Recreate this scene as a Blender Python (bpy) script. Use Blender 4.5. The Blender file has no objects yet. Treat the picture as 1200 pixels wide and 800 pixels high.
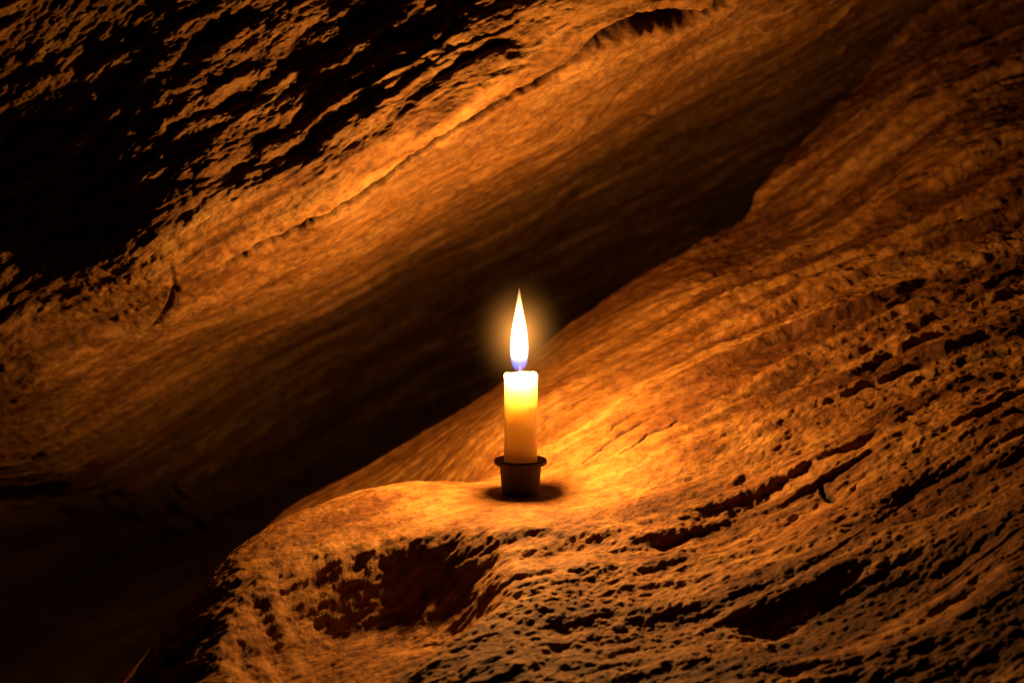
import bpy, math, numpy as np
from mathutils import Vector
scene = bpy.context.scene
S = 0.0005
D = 1.4
TH = math.radians(8)
C = np.array([0, -D*math.cos(TH), D*math.sin(TH)])

def wp(px, py, y):
    a = (px-600)*S; b = (400-py)*S
    d = np.array([a, math.cos(TH)*D + math.sin(TH)*b, -math.sin(TH)*D + math.cos(TH)*b])
    t = (y-C[1])/d[1]
    return C + d*t

# ---------------------------------------------------------------- noise
rng = np.random.RandomState(7)
PERM = rng.permutation(256); PERM = np.concatenate([PERM, PERM, PERM])
G = rng.normal(size=(256, 3)); G /= np.linalg.norm(G, axis=1)[:, None]
def perlin(x, y, z):
    xi = np.floor(x).astype(np.int64); yi = np.floor(y).astype(np.int64); zi = np.floor(z).astype(np.int64)
    xf = x-xi; yf = y-yi; zf = z-zi
    u = xf**3*(xf*(xf*6-15)+10); v = yf**3*(yf*(yf*6-15)+10); w = zf**3*(zf*(zf*6-15)+10)
    xi &= 255; yi &= 255; zi &= 255
    def g(a, b, c):
        h = PERM[PERM[PERM[(xi+a) & 255]+((yi+b) & 255)]+((zi+c) & 255)]
        return G[h, 0]*(xf-a)+G[h, 1]*(yf-b)+G[h, 2]*(zf-c)
    def L(a, b, t): return a+(b-a)*t
    return 1.6*L(L(L(g(0,0,0), g(1,0,0), u), L(g(0,1,0), g(1,1,0), u), v),
             L(L(g(0,0,1), g(1,0,1), u), L(g(0,1,1), g(1,1,1), u), v), w)
def fbm(p, o=4, gain=0.5, lac=2.03):
    x, y, z = p; s = 0; a = 1
    for i in range(o):
        s = s+a*perlin(x+17.3*i, y+5.1*i, z+9.7*i); x = x*lac; y = y*lac; z = z*lac; a *= gain
    return s
def saw(q, e=.16):
    """eroded bedding step: slow rise, abrupt ragged drop"""
    f = q-np.floor(q)
    return np.where(f < 1-e, f/(1-e), (1-f)/e)
def sm(a, b, x):
    t = np.clip((x-a)/(b-a), 0, 1); return t*t*(3-2*t)

# ---------------------------------------------------------------- thin plate spline
def tps(pts, vals, lam=1e-5):
    pts = np.array(pts); n = len(pts)
    r2 = ((pts[:, None]-pts[None])**2).sum(-1)
    K = 0.5*r2*np.log(r2+1e-12)+lam*np.eye(n)
    P = np.c_[np.ones(n), pts]
    A = np.block([[K, P], [P.T, np.zeros((3, 3))]])
    w = np.linalg.solve(A, np.r_[vals, 0, 0, 0])
    def f(a, b):
        out = w[n]+w[n+1]*a+w[n+2]*b
        for i in range(n):
            q = (a-pts[i, 0])**2+(b-pts[i, 1])**2
            out = out+w[i]*0.5*q*np.log(q+1e-12)
        return out
    return f

def axis(lo, a, b, hi, n, m):
    return np.r_[np.linspace(lo, a, m, endpoint=False), np.linspace(a, b, n, endpoint=False), np.linspace(b, hi, m)]

def seg_dist(X, Y, pts):
    """distance to a polyline and the parameter (0..1) of the closest spot"""
    best = np.full(X.shape, 9.0); par = np.zeros(X.shape); n = len(pts)-1
    for i in range(n):
        a = np.array(pts[i]); d = np.array(pts[i+1])-a
        k = np.clip(((X-a[0])*d[0]+(Y-a[1])*d[1])/(d@d), 0, 1)
        q = np.hypot(X-a[0]-k*d[0], Y-a[1]-k*d[1])
        par = np.where(q < best, (i+k)/n, par); best = np.minimum(best, q)
    return best, par

def grid_mesh(name, P, flip=False, attrs=None):
    ny, nx = P.shape[:2]
    me = bpy.data.meshes.new(name)
    idx = np.arange(nx*ny).reshape(ny, nx)
    q = np.stack([idx[:-1, :-1], idx[:-1, 1:], idx[1:, 1:], idx[1:, :-1]], -1).reshape(-1, 4)
    if flip: q = q[:, ::-1]
    me.vertices.add(nx*ny); me.vertices.foreach_set('co', P.reshape(-1).astype(np.float32))
    me.loops.add(q.size); me.loops.foreach_set('vertex_index', q.reshape(-1).astype(np.int32))
    me.polygons.add(len(q)); me.polygons.foreach_set('loop_start', np.arange(0, q.size, 4, dtype=np.int32))
    me.polygons.foreach_set('loop_total', np.full(len(q), 4, dtype=np.int32))
    me.polygons.foreach_set('use_smooth', np.ones(len(q), dtype=bool))
    me.update(calc_edges=True)
    for k, v in (attrs or {}).items():
        at = me.attributes.new(k, 'FLOAT', 'POINT'); at.data.foreach_set('value', v.reshape(-1).astype(np.float32))
    ob = bpy.data.objects.new(name, me); scene.collection.objects.link(ob)
    return ob

def normals(P):
    du = np.gradient(P, axis=1); dv = np.gradient(P, axis=0)
    n = np.cross(du, dv); n /= np.linalg.norm(n, axis=2)[:, :, None]+1e-12
    return n

A = np.array([1, .25, .58]); A /= np.linalg.norm(A)
B = np.cross(A, [0, 1, 0]); B /= np.linalg.norm(B)
if B[2] < 0: B = -B
Cc = np.cross(A, B)
def strata(P, warp=0.012):
    x, y, z = P[..., 0], P[..., 1], P[..., 2]
    w = warp*fbm((x*6, y*6, z*6), 2)
    s = P@A; t = P@B+w; r = P@Cc+w*.6
    return s, t, r

# ================================================================ lower rock
cp = []
def low(*l):
    for a in l: cp.append(wp(*a))
def raw(*l):
    for a in l: cp.append(np.array(a, float))
low((560,577,0),(660,577,0),(610,597,-.04),(610,563,.035),(610,579,0),(690,553,.02))
low((750,517,.03),(750,470,.08),(745,420,.145),(700,360,.27),(800,300,.30),(870,258,.33),(920,190,.36),(1000,110,.41),(1085,12,.46))
low((900,450,.06),(900,350,.17),(900,560,-.02),(900,660,-.095),(900,780,-.185))
low((1000,250,.28),(1100,300,.17),(1100,150,.31),(1100,450,.03),(1100,600,-.09),(1100,780,-.195),(1250,350,.10),(1250,600,-.12),(1250,100,.33))
low((750,610,-.05),(750,700,-.118),(750,800,-.19),(610,650,-.09),(610,720,-.142),(610,810,-.20))
# rounded nose of the ledge
low((212,725,-.06),(250,668,-.02),(320,618,.0),(400,586,.02),(480,567,.035),(450,620,-.03),(350,680,-.07),(300,740,-.1),(400,790,-.15),(500,700,-.11),(500,800,-.18))
# hidden side behind the nose
for px, py, y in ((230,690,-.03),(320,618,.0),(400,586,.02),(480,567,.035)):
    p = wp(px, py, y); raw((p[0], p[1]+.07, p[2]-.05))
# far ridge behind
low((330,603,.24),(420,552,.26),(500,505,.27),(570,462,.28),(640,405,.28),(560,520,.14))
# left drop
raw((-.255,-.05,-.25),(-.245,-.14,-.255),(-.27,.08,-.28),(-.36,-.1,-.34),(-.3,.3,-.30),(-.45,.25,-.42),(-.45,-.3,-.5),(-.25,-.3,-.34))
raw((-.1,-.45,-.38),(.15,-.45,-.34),(.45,-.45,-.23),(.8,-.4,-.05),(.8,0,.15),(.8,.4,.4))
cp = np.array(cp)
f = tps(cp[:, :2], cp[:, 2])
xs = axis(-.9, -.33, .38, 1.3, 1200, 40); ys = axis(-.9, -.34, .44, 1.0, 1150, 40)
X, Y = np.meshgrid(xs, ys)
Z = f(X, Y)
# ridge line -> behind it the rock rolls down into the crevice
rp = np.array([wp(*a) for a in ((-200,800,.2),(330,603,.24),(420,552,.26),(500,505,.27),(570,462,.28),(640,405,.28),(700,360,.27),(800,300,.30),(870,258,.33),(920,190,.36),(1000,110,.41),(1085,12,.46),(1300,-250,.55))])
yr = np.interp(X, rp[:, 0], rp[:, 1])
over = np.clip(Y-yr, 0, None)
Z = Z-over**2*14*np.exp(-over*2)-over*.7
Z = np.clip(Z, -1.6, 2)
def dent(px, py, y, L, W, depth, ang=0.0, e0=.1, e1=1.7, wf=1.0):
    global Z
    c = wp(px, py, y); ca, sa = math.cos(ang), math.sin(ang)
    wob = wf*(.22*perlin(X*26, Y*26, X*0+px*.37)+.14*perlin(X*70, Y*70, X*0+px*.37))
    u = (X-c[0])*ca+(Y-c[1])*sa; v = -(X-c[0])*sa+(Y-c[1])*ca
    q = (u/L)**2+(v/W)**2+wob
    Z = Z-depth*(1-sm(e0, e1, q))
dent(432,705,-.105,.070,.054,.040,.05,.30,1.45,.8)
dent(575,652,-.08,.05,.014,.005,.1)
dent(700,640,-.08,.05,.013,.005,.25)
dent(900,590,-.05,.06,.020,.008,.3)
dent(1010,720,-.145,.07,.028,.012,.2)
dent(760,750,-.15,.06,.018,.004,.2)
dent(1150,560,-.06,.06,.018,.007,.3)
P = np.stack([X, Y, Z], -1)
N = normals(P)
s, t, r = strata(P)
holder = wp(610, 579, 0)
dist = np.sqrt((X-holder[0])**2+(Y-holder[1])**2)
calm = sm(.022, .085, dist)
front = sm(.05, -.07, Y)          # rough weathered face toward the viewer
right = sm(.06, .16, X)*sm(-.08, .04, Y)
rough = .30+.70*front
w1 = fbm((s*7, t*14, r*14), 3)
w1b = fbm((s*3.2, t*9, r*9+5), 2)
w2 = fbm((s*22, t*40, r*40), 3)
w3 = fbm((s*45, t*60, r*60), 3)
q1 = t*26+r*12+.55*w1+.10*w2
lay1 = saw(q1)*(.25+.75*sm(-.3,.5,perlin(s*5, t*10, r*10+4)))
# long bedding steps on the slope: u runs up the slope across the beds
uu = t*.55-r*.83
lay1b = saw(-(uu*27+.32*w1b+.11*w2+.07*w3), .11)*(.15+.85*sm(-.25,.45,perlin(s*3.5, uu*14, s*0+4)))
lay2 = saw(-(uu*70+.6*w1b+.30*w2+.12*w3), .20)*sm(-.30,.4,perlin(s*6, uu*26, s*0+9))
coarse = fbm((s*9, t*24, r*24), 3)
med = fbm((s*32, t*105, r*105), 4, .58)
grit = fbm((s*95, t*170, r*170), 3, .6)
pits = np.clip(fbm((s*42, t*110, r*110), 3)-.36, 0, 1)
fine = fbm((s*180, t*340, r*340), 3, .55)
H = calm*(lay1*.0020*(1-right)+lay1b*.0085*right+lay2*(.0011+.0032*right)+coarse*(.0022*rough+.0022*right)+med*(.00115*rough+.0010*right)+grit*(.00060*front+.0010*right)-pits*(.0014*rough+.003*right))+fine*.00028*(.3+.7*calm)*(.5+rough)
cr = np.abs(perlin(s*3.1, t*16, r*9+3)); mask = sm(.1, .4, perlin(s*5, t*9, r*9+20))
ck = np.exp(-(cr/.010)**2)*mask*calm*(1-right)
H -= .003*ck
crk = ck*.35
wx = X+.0016*perlin(X*90, Y*90, X*0+3)+.0007*perlin(X*260, Y*260, X*0+3); wy = Y+.004*perlin(X*80, Y*80, X*0+9)+.0015*perlin(X*260, Y*260, X*0+9)
for pts, wd in (([(682,513,.035),(715,503,.045),(745,498,.05),(778,490,.055)], .0014), ([(728,520,.025),(760,510,.032),(795,498,.04)], .0015), ([(700,497,.055),(722,492,.062),(748,488,.066)], .0010), ([(1040,205,.28),(1062,200,.28),(1088,208,.27)], .0025), ([(1120,420,.05),(1160,405,.05),(1185,412,.05)], .003), ([(960,575,-.03),(985,600,-.05),(1010,592,-.04)], .0020)):
    dd, k = seg_dist(wx, wy, [tuple(wp(*a)[:2]) for a in pts])
    g_ = np.exp(-(dd/(wd*(.35+.65*np.sin(np.pi*np.clip(k,0,1)))))**2)
    H -= .0045*g_; crk = np.maximum(crk, g_)
# darker bands following the strata
band = fbm((s*4.0, uu*34+w1b*.5, s*0+20), 4, .6)
bed = (1-sm(-.22, .20, band))*(.25+.75*sm(.0,.14,X))*(.3+.7*calm)
P = P+N*H[..., None]
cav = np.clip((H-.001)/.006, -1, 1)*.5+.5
lower = grid_mesh('rock_ledge', P, attrs={'cav': cav, 'crack': crk, 'bed_shade': bed})
def z_at(x, y):
    i = np.argmin(abs(ys-y)); j = np.argmin(abs(xs-x)); return P[i, j, 2]
zb = z_at(holder[0], 0.0)
print('holder z', holder, zb)

# ================================================================ upper slab  y = g(x,z)
up = [wp(*a) for a in (
 # protruding rim that runs along the crack
 (-200,520,.12),(0,425,.10),(200,330,.088),(360,250,.083),(520,155,.085),(700,50,.10),(820,-5,.12),(1000,-110,.16),(1300,-260,.25),
 # face above
 (350,150,.088),(200,100,.091),(0,0,.09),(0,300,.093),(100,200,.091),(450,50,.092),(600,0,.095),(400,-150,.10),(200,-200,.10),(-200,100,.10),(-200,400,.11),(900,-200,.16),(1300,-400,.24),
 # underside
 (400,258,.105),(458,266,.20),(494,294,.36),(532,325,.61),(580,370,.88),
 (60,440,.14),(100,475,.24),(150,523,.45),(200,578,.74),(0,580,.52),(0,650,.78),(-200,600,.30),(-200,720,.7),
 (240,338,.118),(276,374,.23),(308,414,.46),(352,488,.82),
 (598,144,.125),(636,178,.22),(670,210,.42),(718,268,.78),
 (780,52,.16),(830,85,.29),(865,126,.50),(906,186,.80),
 (940,-8,.2),(1000,20,.39),(1050,70,.68),(1150,-90,.35),(1200,-30,.7))]
up = np.array(up)
g = tps(up[:, [0, 2]], up[:, 1])
xs2 = axis(-1.0, -.36, .34, 1.2, 1200, 40); zs2 = axis(-.9, -.22, .27, .9, 1000, 40)
X2, Z2 = np.meshgrid(xs2, zs2)
Y2 = g(X2, Z2)
Y2 = np.where(Y2 > 1.0, 1.0+.3*np.tanh((Y2-1.0)/.3), Y2); Y2 = np.clip(Y2, -.4, 1.3)
P2 = np.stack([X2, Y2, Z2], -1)
N2 = normals(P2)
cl = np.array([wp(*a) for a in ((-300,575,.12),(0,440,.10),(120,378,.10),(230,322,.095),(360,260,.09),(400,238,.09),(440,220,.088),(475,190,.088),(520,163,.088),(600,118,.09),(660,78,.095),(700,45,.10),(740,28,.11),(820,14,.12),(1000,-90,.15),(1500,-350,.3))])
zc = np.interp(X2, cl[:, 0], cl[:, 2])
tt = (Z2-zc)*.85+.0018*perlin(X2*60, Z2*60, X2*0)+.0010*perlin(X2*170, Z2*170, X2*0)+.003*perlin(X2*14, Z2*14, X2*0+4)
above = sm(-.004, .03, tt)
s, t, r = strata(P2, .010)
w1 = fbm((s*6, t*14, r*9), 3); w2 = fbm((s*22, t*50, r*30), 3)
lay1 = saw(t*24+r*5+.6*w1+.1*w2)*sm(-.3,.4,perlin(s*4, t*9, r*6+4))
lay2 = saw(t*80+r*12+.8*w1+.35*w2, .25)*sm(-.3,.4,perlin(s*7, t*20, r*9+9))
med = fbm((s*26, t*100, r*50), 4, .55)
lump = fbm((s*38, t*90, r*50), 4, .62)
big_l = fbm((s*9, t*17, r*12+7), 2)
coarse = fbm((s*6, t*20, r*12), 3)
fine = fbm((s*150, t*330, r*200), 3, .55)
grit = fbm((s*80, t*150, r*100), 3, .6)
pits = np.clip(fbm((s*45, t*110, r*70), 3)-.36, 0, 1)
ab2 = sm(.01, .09, tt)
H = lay1*(.0042-.0012*ab2)+lay2*(.0020+.0006*above)+med*(.0009+.0010*above)+coarse*(.0025+.0012*above)+(lump*.0038+big_l*.0032)*ab2+grit*.0006+fine*.0003-pits*.0025
cm = sm(-.24, -.14, X2)
big = sm(.035, .06, X2)*sm(.125,.095,X2)
wid = .0018+.0032*big+.0008*perlin(X2*25, Z2*0, Z2*0+2)
broken = .65+.35*sm(-.25,.15,perlin(X2*22, Z2*0+8, Z2*0))
ck = np.exp(-np.abs(tt/np.clip(wid,.0013,1))**3)*broken*(.25+.75*cm)*(1-.7*sm(.13,.17,X2))
H -= .020*ck
cr = np.abs(perlin(s*2.5, t*14, r*5+13)); mask = sm(.05, .35, perlin(s*4, t*8, r*5+20))
ck2 = np.exp(-(cr/.012)**2)*mask
H -= .0035*ck2
band = fbm((s*4, t*30+w1*.5, r*10), 4, .6)
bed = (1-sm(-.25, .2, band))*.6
sgn = -1 if N2[400, 500, 1] > 0 else 1
P2 = P2+sgn*N2*H[..., None]
upper = grid_mesh('cave_rock_wall', P2, attrs={'cav': np.clip((H-.001)/.008, -1, 1)*.5+.5, 'crack': np.maximum(ck, ck2*.5), 'bed_shade': np.maximum(bed, sm(.0, .10, tt)*.9)})  # dark bands, plus dimmer light above the crack painted into the colour

# ---------------------------------------------------------------- materials
def new_mat(name):
    m = bpy.data.materials.new(name); m.use_nodes = True
    nt = m.node_tree; nt.nodes.clear(); return m, nt
def rock_mat(name, dark, mid, light, bed_shade, ang):
    m, nt = new_mat(name); n = nt.nodes; l = nt.links
    out = n.new('ShaderNodeOutputMaterial'); b = n.new('ShaderNodeBsdfPrincipled'); l.new(b.outputs[0], out.inputs[0])
    tc = n.new('ShaderNodeTexCoord')
    mp = n.new('ShaderNodeMapping'); mp.inputs['Rotation'].default_value = (0, ang, 0)
    l.new(tc.outputs['Object'], mp.inputs[0])
    mp2 = n.new('ShaderNodeMapping'); mp2.inputs['Scale'].default_value = (1, 3.5, 5.5); l.new(mp.outputs[0], mp2.inputs[0])
    n1 = n.new('ShaderNodeTexNoise'); n1.inputs['Scale'].default_value = 10; n1.inputs['Detail'].default_value = 9; n1.inputs['Roughness'].default_value = .66
    l.new(mp2.outputs[0], n1.inputs[0])
    n2 = n.new('ShaderNodeTexNoise'); n2.inputs['Scale'].default_value = 130; n2.inputs['Detail'].default_value = 8; n2.inputs['Roughness'].default_value = .72
    l.new(tc.outputs['Object'], n2.inputs[0])
    cr = n.new('ShaderNodeValToRGB'); e = cr.color_ramp.elements
    e[0].position = .36; e[0].color = (*dark, 1); e[1].position = .64; e[1].color = (*light, 1)
    k = cr.color_ramp.elements.new(.5); k.color = (*mid, 1)
    l.new(n1.outputs[0], cr.inputs[0])
    def mul(a, bb, fac):
        mx = n.new('ShaderNodeMix'); mx.data_type = 'RGBA'; mx.blend_type = 'MULTIPLY'
        if isinstance(fac, float): mx.inputs[0].default_value = fac
        else: l.new(fac, mx.inputs[0])
        l.new(a, mx.inputs[6])
        if isinstance(bb, tuple): mx.inputs[7].default_value = bb
        else: l.new(bb, mx.inputs[7])
        return mx.outputs[2]
    def ramp(src, p0, c0, p1, c1=(1,1,1,1)):
        q = n.new('ShaderNodeValToRGB'); q.color_ramp.elements[0].position = p0; q.color_ramp.elements[0].color = c0
        q.color_ramp.elements[1].position = p1; q.color_ramp.elements[1].color = c1; l.new(src, q.inputs[0]); return q.outputs[0]
    def attr(nm):
        a = n.new('ShaderNodeAttribute'); a.attribute_name = nm; return a.outputs['Fac']
    c = mul(cr.outputs[0], ramp(n2.outputs[0], .36, (.36,.29,.23,1), .57), .9)
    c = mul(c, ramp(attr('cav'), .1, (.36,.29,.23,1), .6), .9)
    c = mul(c, (*bed_shade, 1), attr('bed_shade'))
    c = mul(c, (.05,.04,.035,1), attr('crack'))  # shade inside the cracks, painted into the base colour
    l.new(c, b.inputs['Base Color'])
    b.inputs['Roughness'].default_value = .6; b.inputs['Specular IOR Level'].default_value = .2
    mp3 = n.new('ShaderNodeMapping'); mp3.inputs['Scale'].default_value = (1, 1.8, 2.2); l.new(mp.outputs[0], mp3.inputs[0])
    n3 = n.new('ShaderNodeTexNoise'); n3.inputs['Scale'].default_value = 240; n3.inputs['Detail'].default_value = 7; n3.inputs['Roughness'].default_value = .72
    l.new(mp3.outputs[0], n3.inputs[0])
    bp = n.new('ShaderNodeBump'); bp.inputs['Strength'].default_value = .9; bp.inputs['Distance'].default_value = .0020
    l.new(n3.outputs[0], bp.inputs['Height']); l.new(bp.outputs[0], b.inputs['Normal'])
    return m
rm1 = rock_mat('sandstone_ledge', (.26,.10,.019), (.42,.195,.042), (.54,.285,.075), (.42,.34,.28), math.radians(31))
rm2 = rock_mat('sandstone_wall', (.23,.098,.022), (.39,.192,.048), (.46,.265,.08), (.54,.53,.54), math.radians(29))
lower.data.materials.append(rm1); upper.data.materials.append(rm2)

# ---------------------------------------------------------------- lathe helper
def lathe(name, prof, seg=72, jit=None):
    me = bpy.data.meshes.new(name); v = []; fc = []
    for i, (rr, z) in enumerate(prof):
        for j in range(seg):
            a = 2*math.pi*j/seg
            dr, dz = (jit(i, a) if jit else (0, 0))
            v.append(((rr+dr)*math.cos(a), (rr+dr)*math.sin(a), z+dz))
    for i in range(len(prof)-1):
        for j in range(seg):
            k = (j+1) % seg
            fc.append((i*seg+j, i*seg+k, (i+1)*seg+k, (i+1)*seg+j))
    me.from_pydata(v, [], fc); me.polygons.foreach_set('use_smooth', [True]*len(fc)); me.update()
    ob = bpy.data.objects.new(name, me); scene.collection.objects.link(ob); return ob

px = S
cx = holder[0]; zb0 = zb-.0008
# ---------------- holder (cup with flared rim)
hp = [(.0,.0),(19*px,0),(21*px,.5*px),(22*px,2*px),(22.3*px,6*px),(24.3*px,34*px),(25*px,36.5*px),(30*px,38*px),(31.2*px,39.5*px),(31.4*px,42*px),(30.6*px,44*px),(29*px,44.6*px),(26*px,43.8*px),(23*px,42*px),(21.8*px,39*px),(21*px,20*px),(0,18*px)]
hol = lathe('candle_holder', hp, 96)
hol.location = (cx, 0, zb0)
m, nt = new_mat('dark_iron'); n = nt.nodes; l = nt.links
out = n.new('ShaderNodeOutputMaterial'); b = n.new('ShaderNodeBsdfPrincipled'); l.new(b.outputs[0], out.inputs[0])
tc = n.new('ShaderNodeTexCoord'); no = n.new('ShaderNodeTexNoise'); no.inputs['Scale'].default_value = 300; no.inputs['Detail'].default_value = 6; l.new(tc.outputs['Object'], no.inputs[0])
cr = n.new('ShaderNodeValToRGB'); cr.color_ramp.elements[0].position = .35; cr.color_ramp.elements[0].color = (.03,.018,.012,1); cr.color_ramp.elements[1].position = .7; cr.color_ramp.elements[1].color = (.08,.042,.025,1)
l.new(no.outputs[0], cr.inputs[0]); l.new(cr.outputs[0], b.inputs['Base Color']); b.inputs['Roughness'].default_value = .7; b.inputs['Metallic'].default_value = .1
bp = n.new('ShaderNodeBump'); bp.inputs['Distance'].default_value = .0004; bp.inputs['Strength'].default_value = .5; l.new(no.outputs[0], bp.inputs['Height']); l.new(bp.outputs[0], b.inputs['Normal'])
hol.data.materials.append(m)

# ---------------- candle
candle = bpy.data.objects.new('candle', None); scene.collection.objects.link(candle)
candle.location = (cx, 0, zb0); candle.empty_display_size = .01
R = 19.8*px; top = 146*px
wprof = [(0,20*px),(R*.97,20*px)]+[(R*(.985+.015*math.sin(k*.9)), (20+k*10)*px) for k in range(1, 12)]+[(R*1.0,top-3.2*px),(R*.985,top-1.4*px),(R*.93,top-.2*px),(R*.86,top),(R*.74,top-1.2*px),(R*.45,top-2.8*px),(R*.12,top-3.2*px),(0,top-3.2*px)]
def jit(i, a):
    if i >= 10: return (.00018*math.sin(3*a+1)+.0001*math.sin(7*a+i*.2), .0004*math.sin(2*a+.6)+.0002*math.sin(5*a) if i >= 13 else 0)
    return (.00008*math.sin(4*a+i*.7), 0)
wax = lathe('wax', wprof, 96, jit); wax.parent = candle
m, nt = new_mat('wax'); n = nt.nodes; l = nt.links
out = n.new('ShaderNodeOutputMaterial'); b = n.new('ShaderNodeBsdfPrincipled'); l.new(b.outputs[0], out.inputs[0])
tc = n.new('ShaderNodeTexCoord'); no = n.new('ShaderNodeTexNoise'); no.inputs['Scale'].default_value = 160; no.inputs['Detail'].default_value = 4; l.new(tc.outputs['Object'], no.inputs[0])
cr = n.new('ShaderNodeValToRGB'); cr.color_ramp.elements[0].color = (.95,.80,.58,1); cr.color_ramp.elements[1].color = (.98,.88,.70,1); l.new(no.outputs[0], cr.inputs[0]); l.new(cr.outputs[0], b.inputs['Base Color'])
b.inputs['Subsurface Weight'].default_value = 1; b.inputs['Subsurface Radius'].default_value = (1, .60, .33); b.inputs['Subsurface Scale'].default_value = .08
b.inputs['Roughness'].default_value = .42; b.inputs['Specular IOR Level'].default_value = .3
bp = n.new('ShaderNodeBump'); bp.inputs['Distance'].default_value = .0005; bp.inputs['Strength'].default_value = .3; l.new(no.outputs[0], bp.inputs['Height']); l.new(bp.outputs[0], b.inputs['Normal'])
wax.data.materials.append(m)
# wick
wv = [(.0,.0,top-4*px),(.0002,0,top+1*px),(-.0001,0,top+5*px),(-.0006,0,top+9*px)]
cu = bpy.data.curves.new('wick', 'CURVE'); cu.dimensions = '3D'; sp = cu.splines.new('POLY'); sp.points.add(3)
for i, p in enumerate(wv): sp.points[i].co = (*p, 1)
cu.bevel_depth = .00055; wk = bpy.data.objects.new('wick', cu); scene.collection.objects.link(wk); wk.parent = candle
m, nt = new_mat('charred_wick'); n = nt.nodes; l = nt.links
out = n.new('ShaderNodeOutputMaterial'); b = n.new('ShaderNodeBsdfPrincipled'); l.new(b.outputs[0], out.inputs[0]); b.inputs['Base Color'].default_value = (.03,.02,.015,1)
wk.data.materials.append(m)

# ---------------- flame (emissive gas volume)
fz = top+2*px
fprof = [(0,0),(4,1),(7.3,5),(9.3,11),(10.5,19),(10.8,28),(10.3,38),(9.1,49),(7.3,60),(5.4,70),(3.6,80),(2.2,88),(1.1,95),(0,101)]
flame = lathe('flame', [(a*px, c*px) for a, c in fprof], 48); flame.location = (-.0008, 0, fz); flame.parent = candle
m, nt = new_mat('flame'); n = nt.nodes; l = nt.links
out = n.new('ShaderNodeOutputMaterial'); em = n.new('ShaderNodeEmission'); l.new(em.outputs[0], out.inputs['Volume'])
tc = n.new('ShaderNodeTexCoord'); sx = n.new('ShaderNodeSeparateXYZ'); l.new(tc.outputs['Generated'], sx.inputs[0])
c1 = n.new('ShaderNodeValToRGB'); e = c1.color_ramp.elements
e[0].position = 0; e[0].color = (.08,.18,1,1); e[1].position = 1; e[1].color = (1,.42,.07,1)
for p_, c_ in ((.12,(.20,.28,1)),(.24,(.85,.72,.75)),(.4,(1,.86,.55)),(.75,(1,.72,.30))):
    q = e.new(p_); q.color = (*c_, 1)
c2 = n.new('ShaderNodeValToRGB'); e = c2.color_ramp.elements
e[0].position = 0; e[0].color = (.08,.08,.08,1); e[1].position = 1; e[1].color = (.5,.5,.5,1)
q = e.new(.12); q.color = (.20,.20,.20,1); q = e.new(.28); q.color = (.7,.7,.7,1); q = e.new(.5); q.color = (1,1,1,1)
l.new(sx.outputs[2], c1.inputs[0]); l.new(sx.outputs[2], c2.inputs[0])
mu = n.new('ShaderNodeMath'); mu.operation = 'MULTIPLY'; mu.inputs[1].default_value = 1100; l.new(c2.outputs[0], mu.inputs[0])
l.new(c1.outputs[0], em.inputs[0]); l.new(mu.outputs[0], em.inputs[1])
flame.data.materials.append(m)
# lens bloom round the flame, imitated by an added glowing ball
bpy.ops.mesh.primitive_uv_sphere_add(segments=48, ring_count=24, radius=1); gl = bpy.context.object; gl.name = 'flame_bloom'
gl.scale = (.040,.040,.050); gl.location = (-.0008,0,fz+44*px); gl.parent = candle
m, nt = new_mat('flame_bloom'); n = nt.nodes; l = nt.links
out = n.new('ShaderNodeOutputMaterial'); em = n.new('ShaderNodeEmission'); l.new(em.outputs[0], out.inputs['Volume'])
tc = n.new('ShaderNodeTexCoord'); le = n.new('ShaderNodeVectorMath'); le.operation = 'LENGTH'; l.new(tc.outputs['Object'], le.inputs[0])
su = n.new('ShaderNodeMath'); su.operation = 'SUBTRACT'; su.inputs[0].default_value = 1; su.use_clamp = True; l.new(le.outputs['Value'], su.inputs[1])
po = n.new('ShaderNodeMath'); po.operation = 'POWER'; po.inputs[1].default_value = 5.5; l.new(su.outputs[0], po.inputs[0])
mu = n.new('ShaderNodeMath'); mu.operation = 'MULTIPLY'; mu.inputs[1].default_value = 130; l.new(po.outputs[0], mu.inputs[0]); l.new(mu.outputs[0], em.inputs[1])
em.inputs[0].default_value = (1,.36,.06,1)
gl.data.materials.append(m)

ld = bpy.data.lights.new('flame_light', 'POINT'); ld.energy = 4.4; ld.color = (1,.46,.115); ld.shadow_soft_size = .005
lo = bpy.data.objects.new('flame_light', ld); scene.collection.objects.link(lo); lo.parent = candle; lo.location = (-.0008, 0, top+60*px)

# ---------------- world: almost no sky light reaches in here
w = bpy.data.worlds.new('World'); scene.world = w; w.use_nodes = True; nt = w.node_tree
bg = nt.nodes['Background']; sky = nt.nodes.new('ShaderNodeTexSky'); sky.sky_type = 'NISHITA'; sky.sun_disc = False; sky.sun_elevation = math.radians(1); sky.sun_rotation = math.radians(180)
nt.links.new(sky.outputs[0], bg.inputs[0]); bg.inputs[1].default_value = .0004

# ---------------- camera
cd = bpy.data.cameras.new('Camera'); cam = bpy.data.objects.new('Camera', cd); scene.collection.objects.link(cam)
cam.location = C; cam.rotation_euler = (math.radians(90)-TH, 0, 0)
cd.sensor_width = 36; cd.lens = 36*D/(1200*S); cd.clip_start = .01; cd.clip_end = 50
cd.dof.use_dof = True; cd.dof.focus_distance = D*1.0; cd.dof.aperture_fstop = 8
scene.camera = cam
scene.view_settings.view_transform = 'Standard'; scene.view_settings.look = 'None'; scene.view_settings.exposure = 0
